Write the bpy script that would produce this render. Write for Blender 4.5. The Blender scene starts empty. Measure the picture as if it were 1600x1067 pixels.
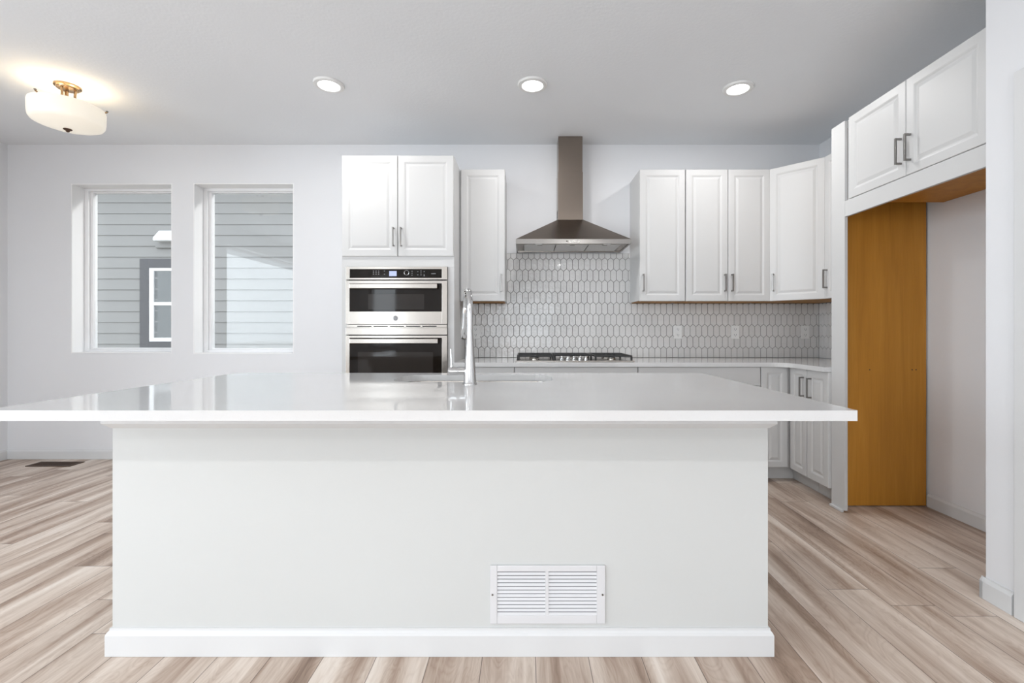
import bpy, bmesh, math, random
from mathutils import Vector, Matrix
random.seed(7)
scene = bpy.context.scene
COL = scene.collection
PI = math.pi

# ------------------------------------------------------------------ camera
CAM_H = 1.117
cam_data = bpy.data.cameras.new('camera')
cam = bpy.data.objects.new('camera', cam_data); COL.objects.link(cam)
cam.location = (0, 0, CAM_H); cam.rotation_euler = (PI/2, 0, 0)
cam_data.sensor_width = 36.0
cam_data.lens = 727/1600*36
cam_data.shift_x = -21/1600
cam_data.shift_y = -16.5/1600
cam_data.clip_start = 0.02
scene.camera = cam

# ------------------------------------------------------------------ world
world = bpy.data.worlds.new('sky'); scene.world = world
world.use_nodes = True
wb = world.node_tree.nodes['Background']
wb.inputs[0].default_value = (0.88, 0.94, 1.0, 1); wb.inputs[1].default_value = 1.6

# ------------------------------------------------------------------ daylight at the rear left window, added fill lamps, sun
def area_light(name, loc, rot, sx, sy, power, color):
    l = bpy.data.lights.new(name, 'AREA'); l.shape = 'RECTANGLE'; l.size = sx; l.size_y = sy
    l.energy = power; l.color = color
    o = bpy.data.objects.new(name, l); COL.objects.link(o); o.location = loc; o.rotation_euler = rot
    return o
DAY = (0.872, 0.934, 1.0)
area_light('daylight_rear_left', (-3.4, -4.55, 1.6), (PI/2+0.1, 0, 0), 0.62, 1.6, 12, DAY)
area_light('fill_rear_middle', (-0.15, -4.55, 1.1), (PI/2+0.5, 0, 0), 1.6, 2.3, 28, DAY)  # fill lamp added behind an unseen rear window
area_light('fill_left', (-5.0, -1.2, 1.35), (PI/2+0.35, 0, -PI/2), 5.6, 2.5, 118, DAY)  # large fill lamp added outside the unseen left window to brighten the room
sun_data = bpy.data.lights.new('sun', 'SUN'); sun_data.energy = 0.9; sun_data.angle = math.radians(6); sun_data.color = (1, 0.97, 0.93)
sun = bpy.data.objects.new('sun', sun_data); COL.objects.link(sun)
sun.rotation_euler = Vector((0.9, 0.42, 0.45)).to_track_quat('Z', 'Y').to_euler()

scene.view_settings.view_transform = 'Standard'
scene.view_settings.look = 'None'
scene.view_settings.gamma = 1
scene.view_settings.use_curve_mapping = False
scene.view_settings.exposure = 0.86

# ------------------------------------------------------------------ node helpers
def new_mat(name):
    m = bpy.data.materials.new(name); m.use_nodes = True
    nt = m.node_tree; b = nt.nodes['Principled BSDF']
    return m, nt, b
class N:
    def __init__(s, nt): s.nt = nt
    def node(s, t, **kw):
        n = s.nt.nodes.new(t)
        for k, v in kw.items(): setattr(n, k, v)
        return n
    def put(s, sock, v):
        if isinstance(v, (int, float)): sock.default_value = v
        elif isinstance(v, (tuple, list)): sock.default_value = v
        else: s.nt.links.new(v, sock)
    def math(s, op, a, b=None, clamp=False):
        n = s.node('ShaderNodeMath', operation=op); n.use_clamp = clamp
        s.put(n.inputs[0], a)
        if b is not None: s.put(n.inputs[1], b)
        return n.outputs[0]
    def xyz(s, x, y, z):
        n = s.node('ShaderNodeCombineXYZ'); s.put(n.inputs[0], x); s.put(n.inputs[1], y); s.put(n.inputs[2], z)
        return n.outputs[0]
    def noise(s, vec, scale, detail=3, rough=0.5, dist=0.0):
        n = s.node('ShaderNodeTexNoise'); s.put(n.inputs['Vector'], vec)
        n.inputs['Scale'].default_value = scale; n.inputs['Detail'].default_value = detail
        n.inputs['Roughness'].default_value = rough; n.inputs['Distortion'].default_value = dist
        return n.outputs['Fac']
    def white(s, vec):
        n = s.node('ShaderNodeTexWhiteNoise', noise_dimensions='3D'); s.put(n.inputs['Vector'], vec)
        return n.outputs['Value']
    def ramp(s, fac, stops):
        n = s.node('ShaderNodeValToRGB'); s.put(n.inputs[0], fac)
        e = n.color_ramp.elements
        while len(e) < len(stops): e.new(0.5)
        for i, (p, c) in enumerate(stops):
            e[i].position = p; e[i].color = (c[0], c[1], c[2], 1)
        return n.outputs[0]
    def mix(s, fac, a, b, mode='MIX'):
        n = s.node('ShaderNodeMix', data_type='RGBA', blend_type=mode)
        s.put(n.inputs[0], fac); s.put(n.inputs[6], a if not isinstance(a, tuple) else (*a[:3], 1))
        s.put(n.inputs[7], b if not isinstance(b, tuple) else (*b[:3], 1))
        return n.outputs[2]
    def bump(s, h, strength, dist):
        n = s.node('ShaderNodeBump'); s.put(n.inputs['Height'], h)
        n.inputs['Strength'].default_value = strength; n.inputs['Distance'].default_value = dist
        return n.outputs[0]
    def coord(s):
        return s.node('ShaderNodeTexCoord').outputs['Object']
    def worldpos(s):
        return s.node('ShaderNodeNewGeometry').outputs['Position']

def simple(name, col, rough=0.5, metal=0.0, bump=None, spec=None, coat=0.0, emit=None):
    m, nt, b = new_mat(name); k = N(nt)
    b.inputs['Base Color'].default_value = (*col, 1)
    b.inputs['Roughness'].default_value = rough; b.inputs['Metallic'].default_value = metal
    if spec is not None: b.inputs['Specular IOR Level'].default_value = spec
    if coat: b.inputs['Coat Weight'].default_value = coat; b.inputs['Coat Roughness'].default_value = 0.04
    if emit:
        b.inputs['Emission Color'].default_value = (*emit[0], 1); b.inputs['Emission Strength'].default_value = emit[1]
    sc, st, ds = bump or (60, 0.03, 0.002)
    h = k.noise(k.worldpos(), sc, 3)
    k.put(b.inputs['Normal'], k.bump(h, st, ds))
    k.put(b.inputs['Base Color'], k.mix(k.noise(k.worldpos(), 1.7, 2), tuple(c*0.985 for c in col), tuple(min(1, c*1.015) for c in col)))
    return m

M = {}
M['wall'] = simple('wall_paint', (0.772, 0.778, 0.798), 0.62, bump=(190, 0.10, 0.002))
M['ceiling'] = simple('ceiling_texture_paint', (0.83, 0.85, 0.875), 0.8, bump=(55, 0.2, 0.005))
M['trim'] = simple('white_trim_paint', (0.68, 0.685, 0.69), 0.38)
M['liner'] = simple('white_window_liner', (0.88, 0.88, 0.885), 0.45)
M['island'] = simple('island_wall_paint', (0.60, 0.608, 0.60), 0.6, spec=0.3, bump=(190, 0.06, 0.002))
M['cab'] = simple('white_cabinet_lacquer', (0.622, 0.620, 0.617), 0.42, spec=0.35)
M['toe'] = simple('toe_kick_paint', (0.62, 0.61, 0.60), 0.5)
M['vinyl'] = simple('white_vinyl', (0.86, 0.86, 0.87), 0.35)
M['grout'] = simple('grey_grout', (0.15, 0.142, 0.137), 0.9, bump=(400, 0.3, 0.001))
M['black'] = simple('matte_black_iron', (0.018, 0.018, 0.019), 0.5, bump=(300, 0.3, 0.001))
M['slot'] = simple('dark_gap', (0.02, 0.02, 0.022), 0.8)
M['glossblack'] = simple('black_glass', (0.010, 0.007, 0.005), 0.03, spec=0.22, bump=(3, 0.02, 0.001))
M['innerglass'] = simple('oven_window_glass', (0.030, 0.025, 0.022), 0.05, spec=0.22, bump=(3, 0.02, 0.001))
M['nickel'] = simple('satin_nickel', (0.27, 0.26, 0.25), 0.3, 1.0, bump=(500, 0.03, 0.0005))
M['chrome'] = simple('polished_chrome', (0.62, 0.62, 0.62), 0.07, 1.0, bump=(5, 0.01, 0.0005))
M['brass'] = simple('warm_brushed_nickel', (0.36, 0.25, 0.15), 0.25, 1.0)
M['bronze'] = simple('dark_bronze_metal', (0.09, 0.05, 0.03), 0.45, 0.6)
M['plastic'] = simple('white_plastic', (0.80, 0.80, 0.79), 0.3)
M['grille'] = simple('white_enamel_grille', (0.68, 0.68, 0.695), 0.35)
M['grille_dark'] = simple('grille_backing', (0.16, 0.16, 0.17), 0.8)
M['darkgrey'] = simple('dark_grey_trim_board', (0.10, 0.10, 0.107), 0.6)
M['filter'] = simple('filter_mesh_metal', (0.62, 0.61, 0.60), 0.35, 0.5, bump=(350, 0.5, 0.002))
M['blind'] = simple('window_blind', (0.19, 0.195, 0.20), 0.6)
M['icon'] = simple('panel_icons', (0.30, 0.30, 0.31), 0.5)
M['display'] = simple('lit_clock_display', (0.10, 0.12, 0.2), 0.2, emit=((0.55, 0.62, 0.95), 0.45))
M['led'] = simple('led_lens', (0.9, 0.9, 0.9), 0.4, emit=((1, 0.985, 0.96), 3.2))
M['shade'] = simple('lit_alabaster_glass', (0.84, 0.80, 0.72), 0.35, emit=((1.0, 0.90, 0.74), 0.20))
M['ground'] = simple('outdoor_ground', (0.42, 0.40, 0.36), 0.9, bump=(8, 0.6, 0.03))

def steel(name, col, rough, axis):
    m, nt, b = new_mat(name); k = N(nt)
    s = k.node('ShaderNodeSeparateXYZ'); k.put(s.inputs[0], k.worldpos())
    v = k.xyz(k.math('MULTIPLY', s.outputs[0], 6 if axis == 'x' else 400), k.math('MULTIPLY', s.outputs[1], 40),
              k.math('MULTIPLY', s.outputs[2], 400 if axis == 'x' else 6))
    n = k.noise(v, 1.0, 2)
    b.inputs['Metallic'].default_value = 1; b.inputs['Base Color'].default_value = (*col, 1)
    k.put(b.inputs['Roughness'], k.math('ADD', k.math('MULTIPLY', n, 0.12), rough - 0.06))
    k.put(b.inputs['Normal'], k.bump(n, 0.04, 0.0006))
    return m
M['steel'] = steel('brushed_steel', (0.445, 0.415, 0.38), 0.2, 'x')
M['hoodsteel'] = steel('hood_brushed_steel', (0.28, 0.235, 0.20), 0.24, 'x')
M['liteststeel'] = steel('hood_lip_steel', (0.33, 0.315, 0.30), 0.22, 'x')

def mat_floor():
    m, nt, b = new_mat('oak_look_plank_floor'); k = N(nt)
    s = k.node('ShaderNodeSeparateXYZ'); k.put(s.inputs[0], k.worldpos())
    X, Y = s.outputs[0], s.outputs[1]
    W, L = 0.1815, 1.22
    u = k.math('DIVIDE', k.math('SUBTRACT', X, 0.034), W)
    row = k.math('FLOOR', u); fu = k.math('FRACT', u)
    off = k.white(k.xyz(row, 3.1, 0.0))
    v = k.math('ADD', k.math('DIVIDE', Y, L), k.math('MULTIPLY', off, 7.3))
    colm = k.math('FLOOR', v); fv = k.math('FRACT', v)
    pid = k.white(k.xyz(row, colm, 1.7)); pid2 = k.white(k.xyz(row, colm, 9.2))
    # grain runs along Y
    ox = k.math('MULTIPLY', pid, 31.0)
    g1 = k.noise(k.xyz(k.math('MULTIPLY', X, 10), k.math('ADD', k.math('MULTIPLY', Y, 0.75), ox), ox), 1.0, 3, 0.55, 0.5)
    g2 = k.noise(k.xyz(k.math('MULTIPLY', X, 90), k.math('ADD', k.math('MULTIPLY', Y, 2.6), ox), ox), 1.0, 4, 0.65, 0.4)
    g3 = k.noise(k.xyz(k.math('MULTIPLY', X, 11), k.math('ADD', k.math('MULTIPLY', Y, 2.2), ox), ox), 1.0, 2, 0.5, 1.6)
    ring = k.math('ABSOLUTE', k.math('SINE', k.math('MULTIPLY', g3, 34.0)))
    t = k.math('ADD', k.math('MULTIPLY', g1, 1.5), k.math('MULTIPLY', g2, 0.30))
    t = k.math('ADD', t, k.math('MULTIPLY', k.math('SUBTRACT', pid2, 0.5), 0.22))
    t = k.math('ADD', t, k.math('MULTIPLY', ring, 0.07))
    t = k.math('SUBTRACT', t, 0.43)
    c = k.ramp(t, [(0.14, (0.21, 0.14, 0.10)), (0.36, (0.39, 0.285, 0.22)), (0.53, (0.54, 0.435, 0.36)), (0.70, (0.68, 0.58, 0.50)), (0.90, (0.80, 0.715, 0.64))])
    e1 = k.math('LESS_THAN', k.math('MINIMUM', fu, k.math('SUBTRACT', 1.0, fu)), 0.0075)
    e2 = k.math('LESS_THAN', k.math('MINIMUM', fv, k.math('SUBTRACT', 1.0, fv)), 0.0012)
    edge = k.math('MAXIMUM', e1, e2)
    c = k.mix(k.math('MULTIPLY', edge, 0.72), c, (0.07, 0.05, 0.04))
    k.put(b.inputs['Base Color'], c)
    k.put(b.inputs['Roughness'], k.math('ADD', k.math('MULTIPLY', g2, 0.18), 0.30))
    b.inputs['Specular IOR Level'].default_value = 0.4
    k.put(b.inputs['Normal'], k.bump(k.math('SUBTRACT', k.math('MULTIPLY', g2, 0.4), edge), 0.25, 0.0015))
    return m
M['floor'] = mat_floor()

def mat_maple(name, k1):
    m, nt, b = new_mat(name); k = N(nt)
    s = k.node('ShaderNodeSeparateXYZ'); k.put(s.inputs[0], k.worldpos())
    g = k.noise(k.xyz(k.math('MULTIPLY', s.outputs[0], 14), k.math('MULTIPLY', s.outputs[1], 14), k.math('MULTIPLY', s.outputs[2], 0.9)), 1.0, 4, 0.6, 0.6)
    g2 = k.noise(k.xyz(k.math('MULTIPLY', s.outputs[0], 160), k.math('MULTIPLY', s.outputs[1], 160), k.math('MULTIPLY', s.outputs[2], 6)), 1.0, 2)
    c = k.ramp(k.math('ADD', k.math('MULTIPLY', g, 0.8), k.math('MULTIPLY', g2, 0.2)),
               [(0.25, (0.42*k1, 0.175*k1, 0.020*k1)), (0.5, (0.51*k1, 0.222*k1, 0.028*k1)), (0.78, (0.60*k1, 0.28*k1, 0.042*k1))])
    k.put(b.inputs['Base Color'], c); b.inputs['Roughness'].default_value = 0.5; b.inputs['Specular IOR Level'].default_value = 0.3
    return m
M['maple'] = mat_maple('golden_maple_veneer', 1.0)
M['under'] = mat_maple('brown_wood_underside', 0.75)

def mat_quartz():
    m, nt, b = new_mat('white_quartz'); k = N(nt)
    p = k.worldpos()
    sp = k.math('GREATER_THAN', k.noise(p, 420, 2, 0.6), 0.66)
    cl = k.noise(p, 5, 4, 0.6, 0.8)
    c = k.mix(k.math('MULTIPLY', k.math('SUBTRACT', cl, 0.35), 0.5, True), (0.67, 0.67, 0.67), (0.64, 0.635, 0.63))
    c = k.mix(k.math('MULTIPLY', sp, 0.35), c, (0.55, 0.53, 0.52))
    k.put(b.inputs['Base Color'], c)
    b.inputs['Roughness'].default_value = 0.07; b.inputs['Specular IOR Level'].default_value = 0.55
    k.put(b.inputs['Normal'], k.bump(k.noise(p, 30, 2), 0.012, 0.001))
    return m
M['quartz'] = mat_quartz()

def mat_tile():
    m, nt, b = new_mat('glazed_white_picket_tile'); k = N(nt)
    g = k.node('ShaderNodeNewGeometry')
    c = k.mix(g.outputs['Random Per Island'], (0.66, 0.65, 0.64), (0.70, 0.69, 0.68))
    k.put(b.inputs['Base Color'], c); b.inputs['Roughness'].default_value = 0.09
    b.inputs['Coat Weight'].default_value = 0.3
    n = k.noise(g.outputs['Position'], 42, 2, 0.5)
    k.put(b.inputs['Normal'], k.bump(n, 0.55, 0.006))
    return m
M['tile'] = mat_tile()

def mat_glass():
    m, nt, b = new_mat('clear_window_glass'); k = N(nt)
    nt.nodes.remove(b); out = [n for n in nt.nodes if n.type == 'OUTPUT_MATERIAL'][0]
    g = k.node('ShaderNodeNewGeometry'); dp = k.node('ShaderNodeVectorMath', operation='DOT_PRODUCT')
    nt.links.new(g.outputs['Incoming'], dp.inputs[0]); nt.links.new(g.outputs['Normal'], dp.inputs[1])
    c1 = k.math('SUBTRACT', 1.0, k.math('ABSOLUTE', dp.outputs['Value']))
    fres = k.math('ADD', k.math('MULTIPLY', k.math('POWER', c1, 5.0), 0.95), 0.045)
    tr = k.node('ShaderNodeBsdfTransparent'); tr.inputs[0].default_value = (0.96, 0.97, 0.97, 1)
    gl = k.node('ShaderNodeBsdfGlossy'); gl.inputs['Roughness'].default_value = 0.01
    mx = k.node('ShaderNodeMixShader')
    k.put(mx.inputs[0], fres); nt.links.new(tr.outputs[0], mx.inputs[1]); nt.links.new(gl.outputs[0], mx.inputs[2])
    nt.links.new(mx.outputs[0], out.inputs[0])
    return m
M['glass'] = mat_glass()
M['siding'] = simple('pale_grey_siding', (0.30, 0.296, 0.29), 0.7, bump=(90, 0.2, 0.002))

# ------------------------------------------------------------------ mesh helpers
def merge(dst, src):
    me = bpy.data.meshes.new('tmp'); src.to_mesh(me); dst.from_mesh(me); bpy.data.meshes.remove(me); src.free()
def bx(bm, x0, x1, y0, y1, z0, z1, bev=0.0, seg=2):
    t = bmesh.new()
    r = bmesh.ops.create_cube(t, size=1)
    for v in t.verts:
        v.co = Vector(((x0+x1)/2 + v.co.x*(x1-x0), (y0+y1)/2 + v.co.y*(y1-y0), (z0+z1)/2 + v.co.z*(z1-z0)))
    if bev > 0:
        bmesh.ops.bevel(t, geom=t.edges[:], offset=bev, segments=seg, affect='EDGES', profile=0.6)
    merge(bm, t)
def box(*a, **k):
    bm = bmesh.new(); bx(bm, *a, **k); return bm
def rings(bm, loops, cap0=True, cap1=True, closed=True):
    vs = [[bm.verts.new(p) for p in L] for L in loops]
    n = len(vs[0])
    for a, b in zip(vs, vs[1:]):
        for i in range(n if closed else n-1):
            j = (i+1) % n
            try: bm.faces.new((a[i], a[j], b[j], b[i]))
            except ValueError: pass
    if cap0: bm.faces.new(list(reversed(vs[0])))
    if cap1: bm.faces.new(vs[-1])
    return vs
def tube(bm, path, radii, n=14, caps=True):
    path = [Vector(p) for p in path]
    if isinstance(radii, (int, float)): radii = [radii]*len(path)
    up = Vector((0.137, 0.31, 0.94)).normalized(); loops = []
    prev = None
    for i, p in enumerate(path):
        if i == 0: d = path[1]-p
        elif i == len(path)-1: d = p-path[i-1]
        else: d = (path[i+1]-path[i-1])
        d.normalize()
        if prev is None:
            a = d.cross(up if abs(d.dot(up)) < 0.95 else Vector((1, 0, 0))).normalized()
        else:
            a = (prev - d*prev.dot(d)).normalized()
        prev = a; b = d.cross(a)
        loops.append([p + (a*math.cos(2*PI*q/n) + b*math.sin(2*PI*q/n))*radii[i] for q in range(n)])
    rings(bm, loops, caps, caps)
def cyl(bm, p0, p1, r0, r1=None, n=24):
    tube(bm, [p0, p1], [r0, r0 if r1 is None else r1], n)
def lathe(bm, c, prof, n=48, cap0=True, cap1=True):
    rings(bm, [[(c[0]+r*math.cos(2*PI*q/n), c[1]+r*math.sin(2*PI*q/n), c[2]+z) for q in range(n)] for r, z in prof], cap0, cap1)
def prism(bm, pts, z0, z1):
    rings(bm, [[(x, y, z0) for x, y in pts], [(x, y, z1) for x, y in pts]])
def shift(bm, v):
    for q in bm.verts: q.co += Vector(v)
    return bm

def obj(name, bm, mat, parent=None, smooth=False, label=None, loc=None):
    bmesh.ops.recalc_face_normals(bm, faces=bm.faces[:])
    me = bpy.data.meshes.new(name)
    if smooth:
        for f in bm.faces: f.smooth = True
        for e in bm.edges:
            if len(e.link_faces) == 2 and e.calc_face_angle(0) > math.radians(38): e.smooth = False
    bm.to_mesh(me); bm.free(); me.materials.append(mat)
    o = bpy.data.objects.new(name, me); COL.objects.link(o)
    if parent: o.parent = parent
    if label: o['label'] = label
    if loc: o.location = loc
    return o
def thing(name, label, cat, loc=(0, 0, 0), rotz=0, group=None):
    o = bpy.data.objects.new(name, None); COL.objects.link(o); o.empty_display_size = 0.05
    o.location = loc; o.rotation_euler = (0, 0, rotz); o['label'] = label; o['category'] = cat
    if group: o['group'] = group
    return o
def tag(o, label, cat, group=None):
    o['label'] = label; o['category'] = cat
    if group: o['group'] = group
    return o
def struct(name, bm, mat, parent=None, label=None):
    o = obj(name, bm, mat, parent)
    if not parent: o['kind'] = 'structure'
    if label: o['label'] = label
    return o
def copy_thing(o, parent=None):
    c = o.copy(); COL.objects.link(c)
    if parent: c.parent = parent
    for ch in [q for q in bpy.data.objects if q.parent == o]:
        copy_thing(ch, c)
    return c

# ------------------------------------------------------------------ room dimensions
BY = 4.06          # back wall plane
RX = 2.565         # right wall plane
LX = -4.52         # left wall plane
CH = 2.743         # ceiling height
FY = -4.2          # rear wall plane
NX = 1.92          # near right wall plane
UZ0, UZ1 = 1.357, 2.405   # upper cabinets
CT = 0.884         # countertop height

def wall_cells(bm, along, a0, a1, t0, t1, holes, z0=0.0, z1=CH):
    As = sorted({a0, a1, *[h[0] for h in holes], *[h[1] for h in holes]})
    Zs = sorted({z0, z1, *[h[2] for h in holes], *[h[3] for h in holes]})
    for i in range(len(As)-1):
        for j in range(len(Zs)-1):
            ca, cz = (As[i]+As[i+1])/2, (Zs[j]+Zs[j+1])/2
            if any(h[0] < ca < h[1] and h[2] < cz < h[3] for h in holes): continue
            if along == 'x': bx(bm, As[i], As[i+1], t0, t1, Zs[j], Zs[j+1])
            else: bx(bm, t0, t1, As[i], As[i+1], Zs[j], Zs[j+1])
    bmesh.ops.remove_doubles(bm, verts=bm.verts[:], dist=1e-5)
    seen = {}
    for f in bm.faces[:]:
        key = tuple(sorted(v.index for v in f.verts))
        seen.setdefault(key, []).append(f)
    bmesh.ops.delete(bm, geom=[f for L in seen.values() if len(L) > 1 for f in L], context='FACES_ONLY')
    return bm
WT = 0.22
struct('floor', box(LX-WT, RX+WT, FY-WT, BY+WT, -0.12, 0), M['floor'])
struct('ceiling', box(LX-WT, RX+WT, FY-WT, BY+WT, CH, CH+0.15), M['ceiling'])
W1 = (-3.966, -3.084, 0.922, 2.402)
W2 = (-2.898, -2.022, 0.918, 2.405)
bm = bmesh.new(); wall_cells(bm, 'x', LX-WT, RX+WT, BY, BY+WT, [W1, W2]); struct('wall_back', bm, M['wall'])
W5 = (-3.8, 1.4, 0.35, 2.45)
bm = bmesh.new(); wall_cells(bm, 'y', FY, BY, LX-WT, LX, [W5]); struct('wall_left', bm, M['wall'])
struct('wall_right', box(RX, RX+WT, 1.94, BY, 0, CH), M['wall'])
D1 = (0.93, 1.745, 0.0, 2.055)
bm = bmesh.new(); wall_cells(bm, 'y', FY, 1.94, NX, RX+WT, [(D1[0], D1[1], D1[2], D1[3])]); struct('wall_near_right', bm, M['wall'])
W3 = (-3.76, -3.06, 0.75, 2.5); W4 = (-1.0, 0.7, 0.05, 2.35)
bm = bmesh.new(); wall_cells(bm, 'x', LX-WT, RX+WT, FY-WT, FY, [W3, W4]); struct('wall_rear', bm, M['wall'])

# baseboards
def base_profile(bm, p0, p1, nrm, h=0.085, t=0.014):
    p0 = Vector((*p0, 0)); p1 = Vector((*p1, 0)); n = Vector((*nrm, 0))
    pr = [(0, 0.001), (t, 0.001), (t, h*0.80), (t*0.75, h*0.88), (t*0.45, h*0.95), (t*0.4, h), (0, h)]
    rings(bm, [[p0 + n*a + Vector((0, 0, z)) for a, z in pr], [p1 + n*a + Vector((0, 0, z)) for a, z in pr]])
    return bm
struct('baseboard_back', base_profile(bmesh.new(), (LX, BY), (-1.36, BY), (0, -1)), M['trim'])
struct('baseboard_left', base_profile(bmesh.new(), (LX, FY), (LX, BY-0.014), (1, 0)), M['trim'])
struct('baseboard_right', base_profile(bmesh.new(), (RX, 1.94), (RX, 2.957), (-1, 0)), M['trim'])
bm = base_profile(bmesh.new(), (NX, 1.825), (NX, 1.954), (-1, 0), 0.09)
base_profile(bm, (NX-0.014, 1.94), (RX-0.016, 1.94), (0, 1), 0.09)
struct('baseboard_near_right', bm, M['trim'])
struct('baseboard_rear', base_profile(bmesh.new(), (LX+0.014, FY), (-1.36, FY), (0, 1)), M['trim'])

# door casing + leaf in near right wall (opening lined)
bm = bmesh.new(); cw = 0.07
bx(bm, NX-0.016, NX, D1[1]-0.006, D1[1]+cw, 0.001, D1[3]+cw, 0.003)
bx(bm, NX-0.016, NX, D1[0]-cw, D1[0]+0.006, 0.001, D1[3]+cw, 0.003)
bx(bm, NX-0.016, NX, D1[0]+0.006, D1[1]-0.006, D1[3]-0.006, D1[3]+cw, 0.003)
cas = struct('trim_door', bm, M['trim'])
bm = bmesh.new()
bx(bm, NX+0.03, NX+0.065, D1[0]+0.004, D1[1]-0.004, 0.006, D1[3]-0.004, 0.002)
for z0, z1 in ((0.2, 0.95), (1.1, 1.9)):
    bx(bm, NX+0.024, NX+0.032, D1[0]+0.13, D1[1]-0.13, z0, z1, 0.003)
dleaf = struct('door_1', bm, M['trim'])
bm = bmesh.new(); cyl(bm, (NX-0.01, D1[0]+0.07, 0.95), (NX+0.03, D1[0]+0.07, 0.95), 0.011)
cyl(bm, (NX-0.03, D1[0]+0.07, 0.95), (NX-0.005, D1[0]+0.07, 0.95), 0.026)
obj('door_knob', bm, M['nickel'], dleaf, True)

# windows
def window_unit(name, x0, x1, z0, z1, ywall, sgn=1, rec=0.117):
    """fixed picture window in a wall along x; sgn=+1: outside is +y"""
    y = lambda d: ywall + sgn*d
    def b2(bm, xa, xb, da, db, za, zb, bev=0.0):
        a, b = sorted((y(da), y(db))); bx(bm, xa, xb, a, b, za, zb, bev)
    bm = bmesh.new(); f = 0.034; D0, D1_ = rec, rec+0.075
    l = 0.008
    b2(bm, x0+l, x0+l+f, D0, D1_, z0+l, z1-l, 0.002); b2(bm, x1-l-f, x1-l, D0, D1_, z0+l, z1-l, 0.002)
    b2(bm, x0+l+f, x1-l-f, D0, D1_, z0+l, z0+l+f*0.6, 0.002); b2(bm, x0+l+f, x1-l-f, D0, D1_, z1-l-f*0.7, z1-l, 0.002)
    w = struct(name, bm, M['vinyl']); w['label'] = 'white framed fixed window'
    bm = bmesh.new(); a0, a1, c0, c1 = x0+l+f, x1-l-f, z0+l+f*0.6, z1-l-f*0.7; g = 0.024
    b2(bm, a0, a0+g, D0+0.02, D1_-0.01, c0, c1, 0.002); b2(bm, a1-g, a1, D0+0.02, D1_-0.01, c0, c1, 0.002)
    b2(bm, a0+g, a1-g, D0+0.02, D1_-0.01, c0, c0+g*0.6, 0.002); b2(bm, a0+g, a1-g, D0+0.02, D1_-0.01, c1-g*0.4, c1, 0.002)
    obj('window_sash', bm, M['vinyl'], w)
    bm = bmesh.new(); b2(bm, a0+g-0.004, a1-g+0.004, D0+0.04, D0+0.044, c0+g*0.4, c1-g*0.3)
    obj('window_pane', bm, M['glass'], w)
    bm = bmesh.new()
    b2(bm, x0, x0+l, 0.001, D1_, z0, z1); b2(bm, x1-l, x1, 0.001, D1_, z0, z1)
    b2(bm, x0+l, x1-l, 0.001, D1_, z1-l, z1); b2(bm, x0+l, x1-l, -0.004, D1_, z0, z0+l)
    obj('window_liner', bm, M['liner'], w)
    return w
window_unit('window_1', *W1, BY); window_unit('window_2', *W2, BY)
window_unit('window_3', *W3, FY, -1)
w4 = window_unit('added_window_4', *W4, FY, -1)  # unseen rear window, added and placed for the light it lets in
bm = box(-0.185, -0.115, FY-0.185, FY-0.12, W4[2]+0.03, W4[3]-0.035, 0.003); obj('window_mullion', bm, M['vinyl'], w4)
# unseen left wall window added for its light, same unit turned a quarter
w5 = window_unit('added_window_5', -2.6, 2.6, W5[2], W5[3], 0.0, 1)
w5.rotation_euler = (0, 0, PI/2); w5.location = (LX, (W5[0]+W5[1])/2, 0)

# ------------------------------------------------------------------ cabinet parts
def panel_door(w, h, t=0.02, frame=0.058):
    """raised panel door: x 0..w, z 0..h, front at y=-t, back at y=0"""
    bm = bmesh.new()
    fr = min(frame, w*0.27)
    prof = [(0.0, 0.0), (0.0, -t+0.003), (0.003, -t), (fr-0.012, -t), (fr-0.006, -t+0.002), (fr, -t+0.0055),
            (fr+0.004, -t+0.0060), (fr+0.019, -t+0.0015), (fr+0.022, -t+0.0008)]
    rings(bm, [[(i, y, i), (w-i, y, i), (w-i, y, h-i), (i, y, h-i)] for i, y in prof])
    return bm
def slab_front(w, h, t=0.02):
    bm = bmesh.new(); fr = 0.0
    prof = [(0.0, 0.0), (0.0, -t+0.004), (0.004, -t), (0.012, -t)]
    rings(bm, [[(i, y, i), (w-i, y, i), (w-i, y, h-i), (i, y, h-i)] for i, y in prof])
    return bm
def pull(vertical=True, L=0.138):
    bm = bmesh.new(); a = 0.0048
    def b(x0, x1, y0, y1, z0, z1):
        if vertical: bx(bm, x0, x1, y0, y1, z0, z1, 0.0012)
        else: bx(bm, z0, z1, y0, y1, x0, x1, 0.0012)
    b(-a, a, -0.034, -0.025, -L/2, L/2)
    b(-a, a, -0.0265, 0, L/2-0.010, L/2); b(-a, a, -0.0265, 0, -L/2, -L/2+0.010)
    return bm
def add_door(par, x, z, w, h, hs=None, hz=None, name='door', t=0.02, y=0.0):
    d = obj(name, panel_door(w, h, t), M['cab'], par, loc=(x, y, z))
    if hs is not None:
        obj('handle', pull(), M['nickel'], d, loc=(hs, -t, hz))
    return d
def add_drawer(par, x, z, w, h, handle=True):
    d = obj('drawer', slab_front(w, h), M['cab'], par, loc=(x, 0, z))
    if handle: obj('handle', pull(False), M['nickel'], d, loc=(w/2, -0.02, h/2))
    return d
G = 0.0025
def upper(label, loc, rotz, w, d, h, doors, name='upper_cabinet', group=None, bottom=True):
    t = thing(name, label, 'cabinet', loc, rotz, group)
    obj('cabinet_body', box(0.0005, w-0.0005, 0.0, d, 0.004, h, 0.001), M['cab'], t)
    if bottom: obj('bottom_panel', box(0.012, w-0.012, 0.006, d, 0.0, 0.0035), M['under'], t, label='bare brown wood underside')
    for (x0, x1, side) in doors:
        dw = x1-x0
        add_door(t, x0, -0.002, dw, h+0.002, (dw-0.026) if side == 'r' else 0.026 if side == 'l' else None, 0.145)
    return t
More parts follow.
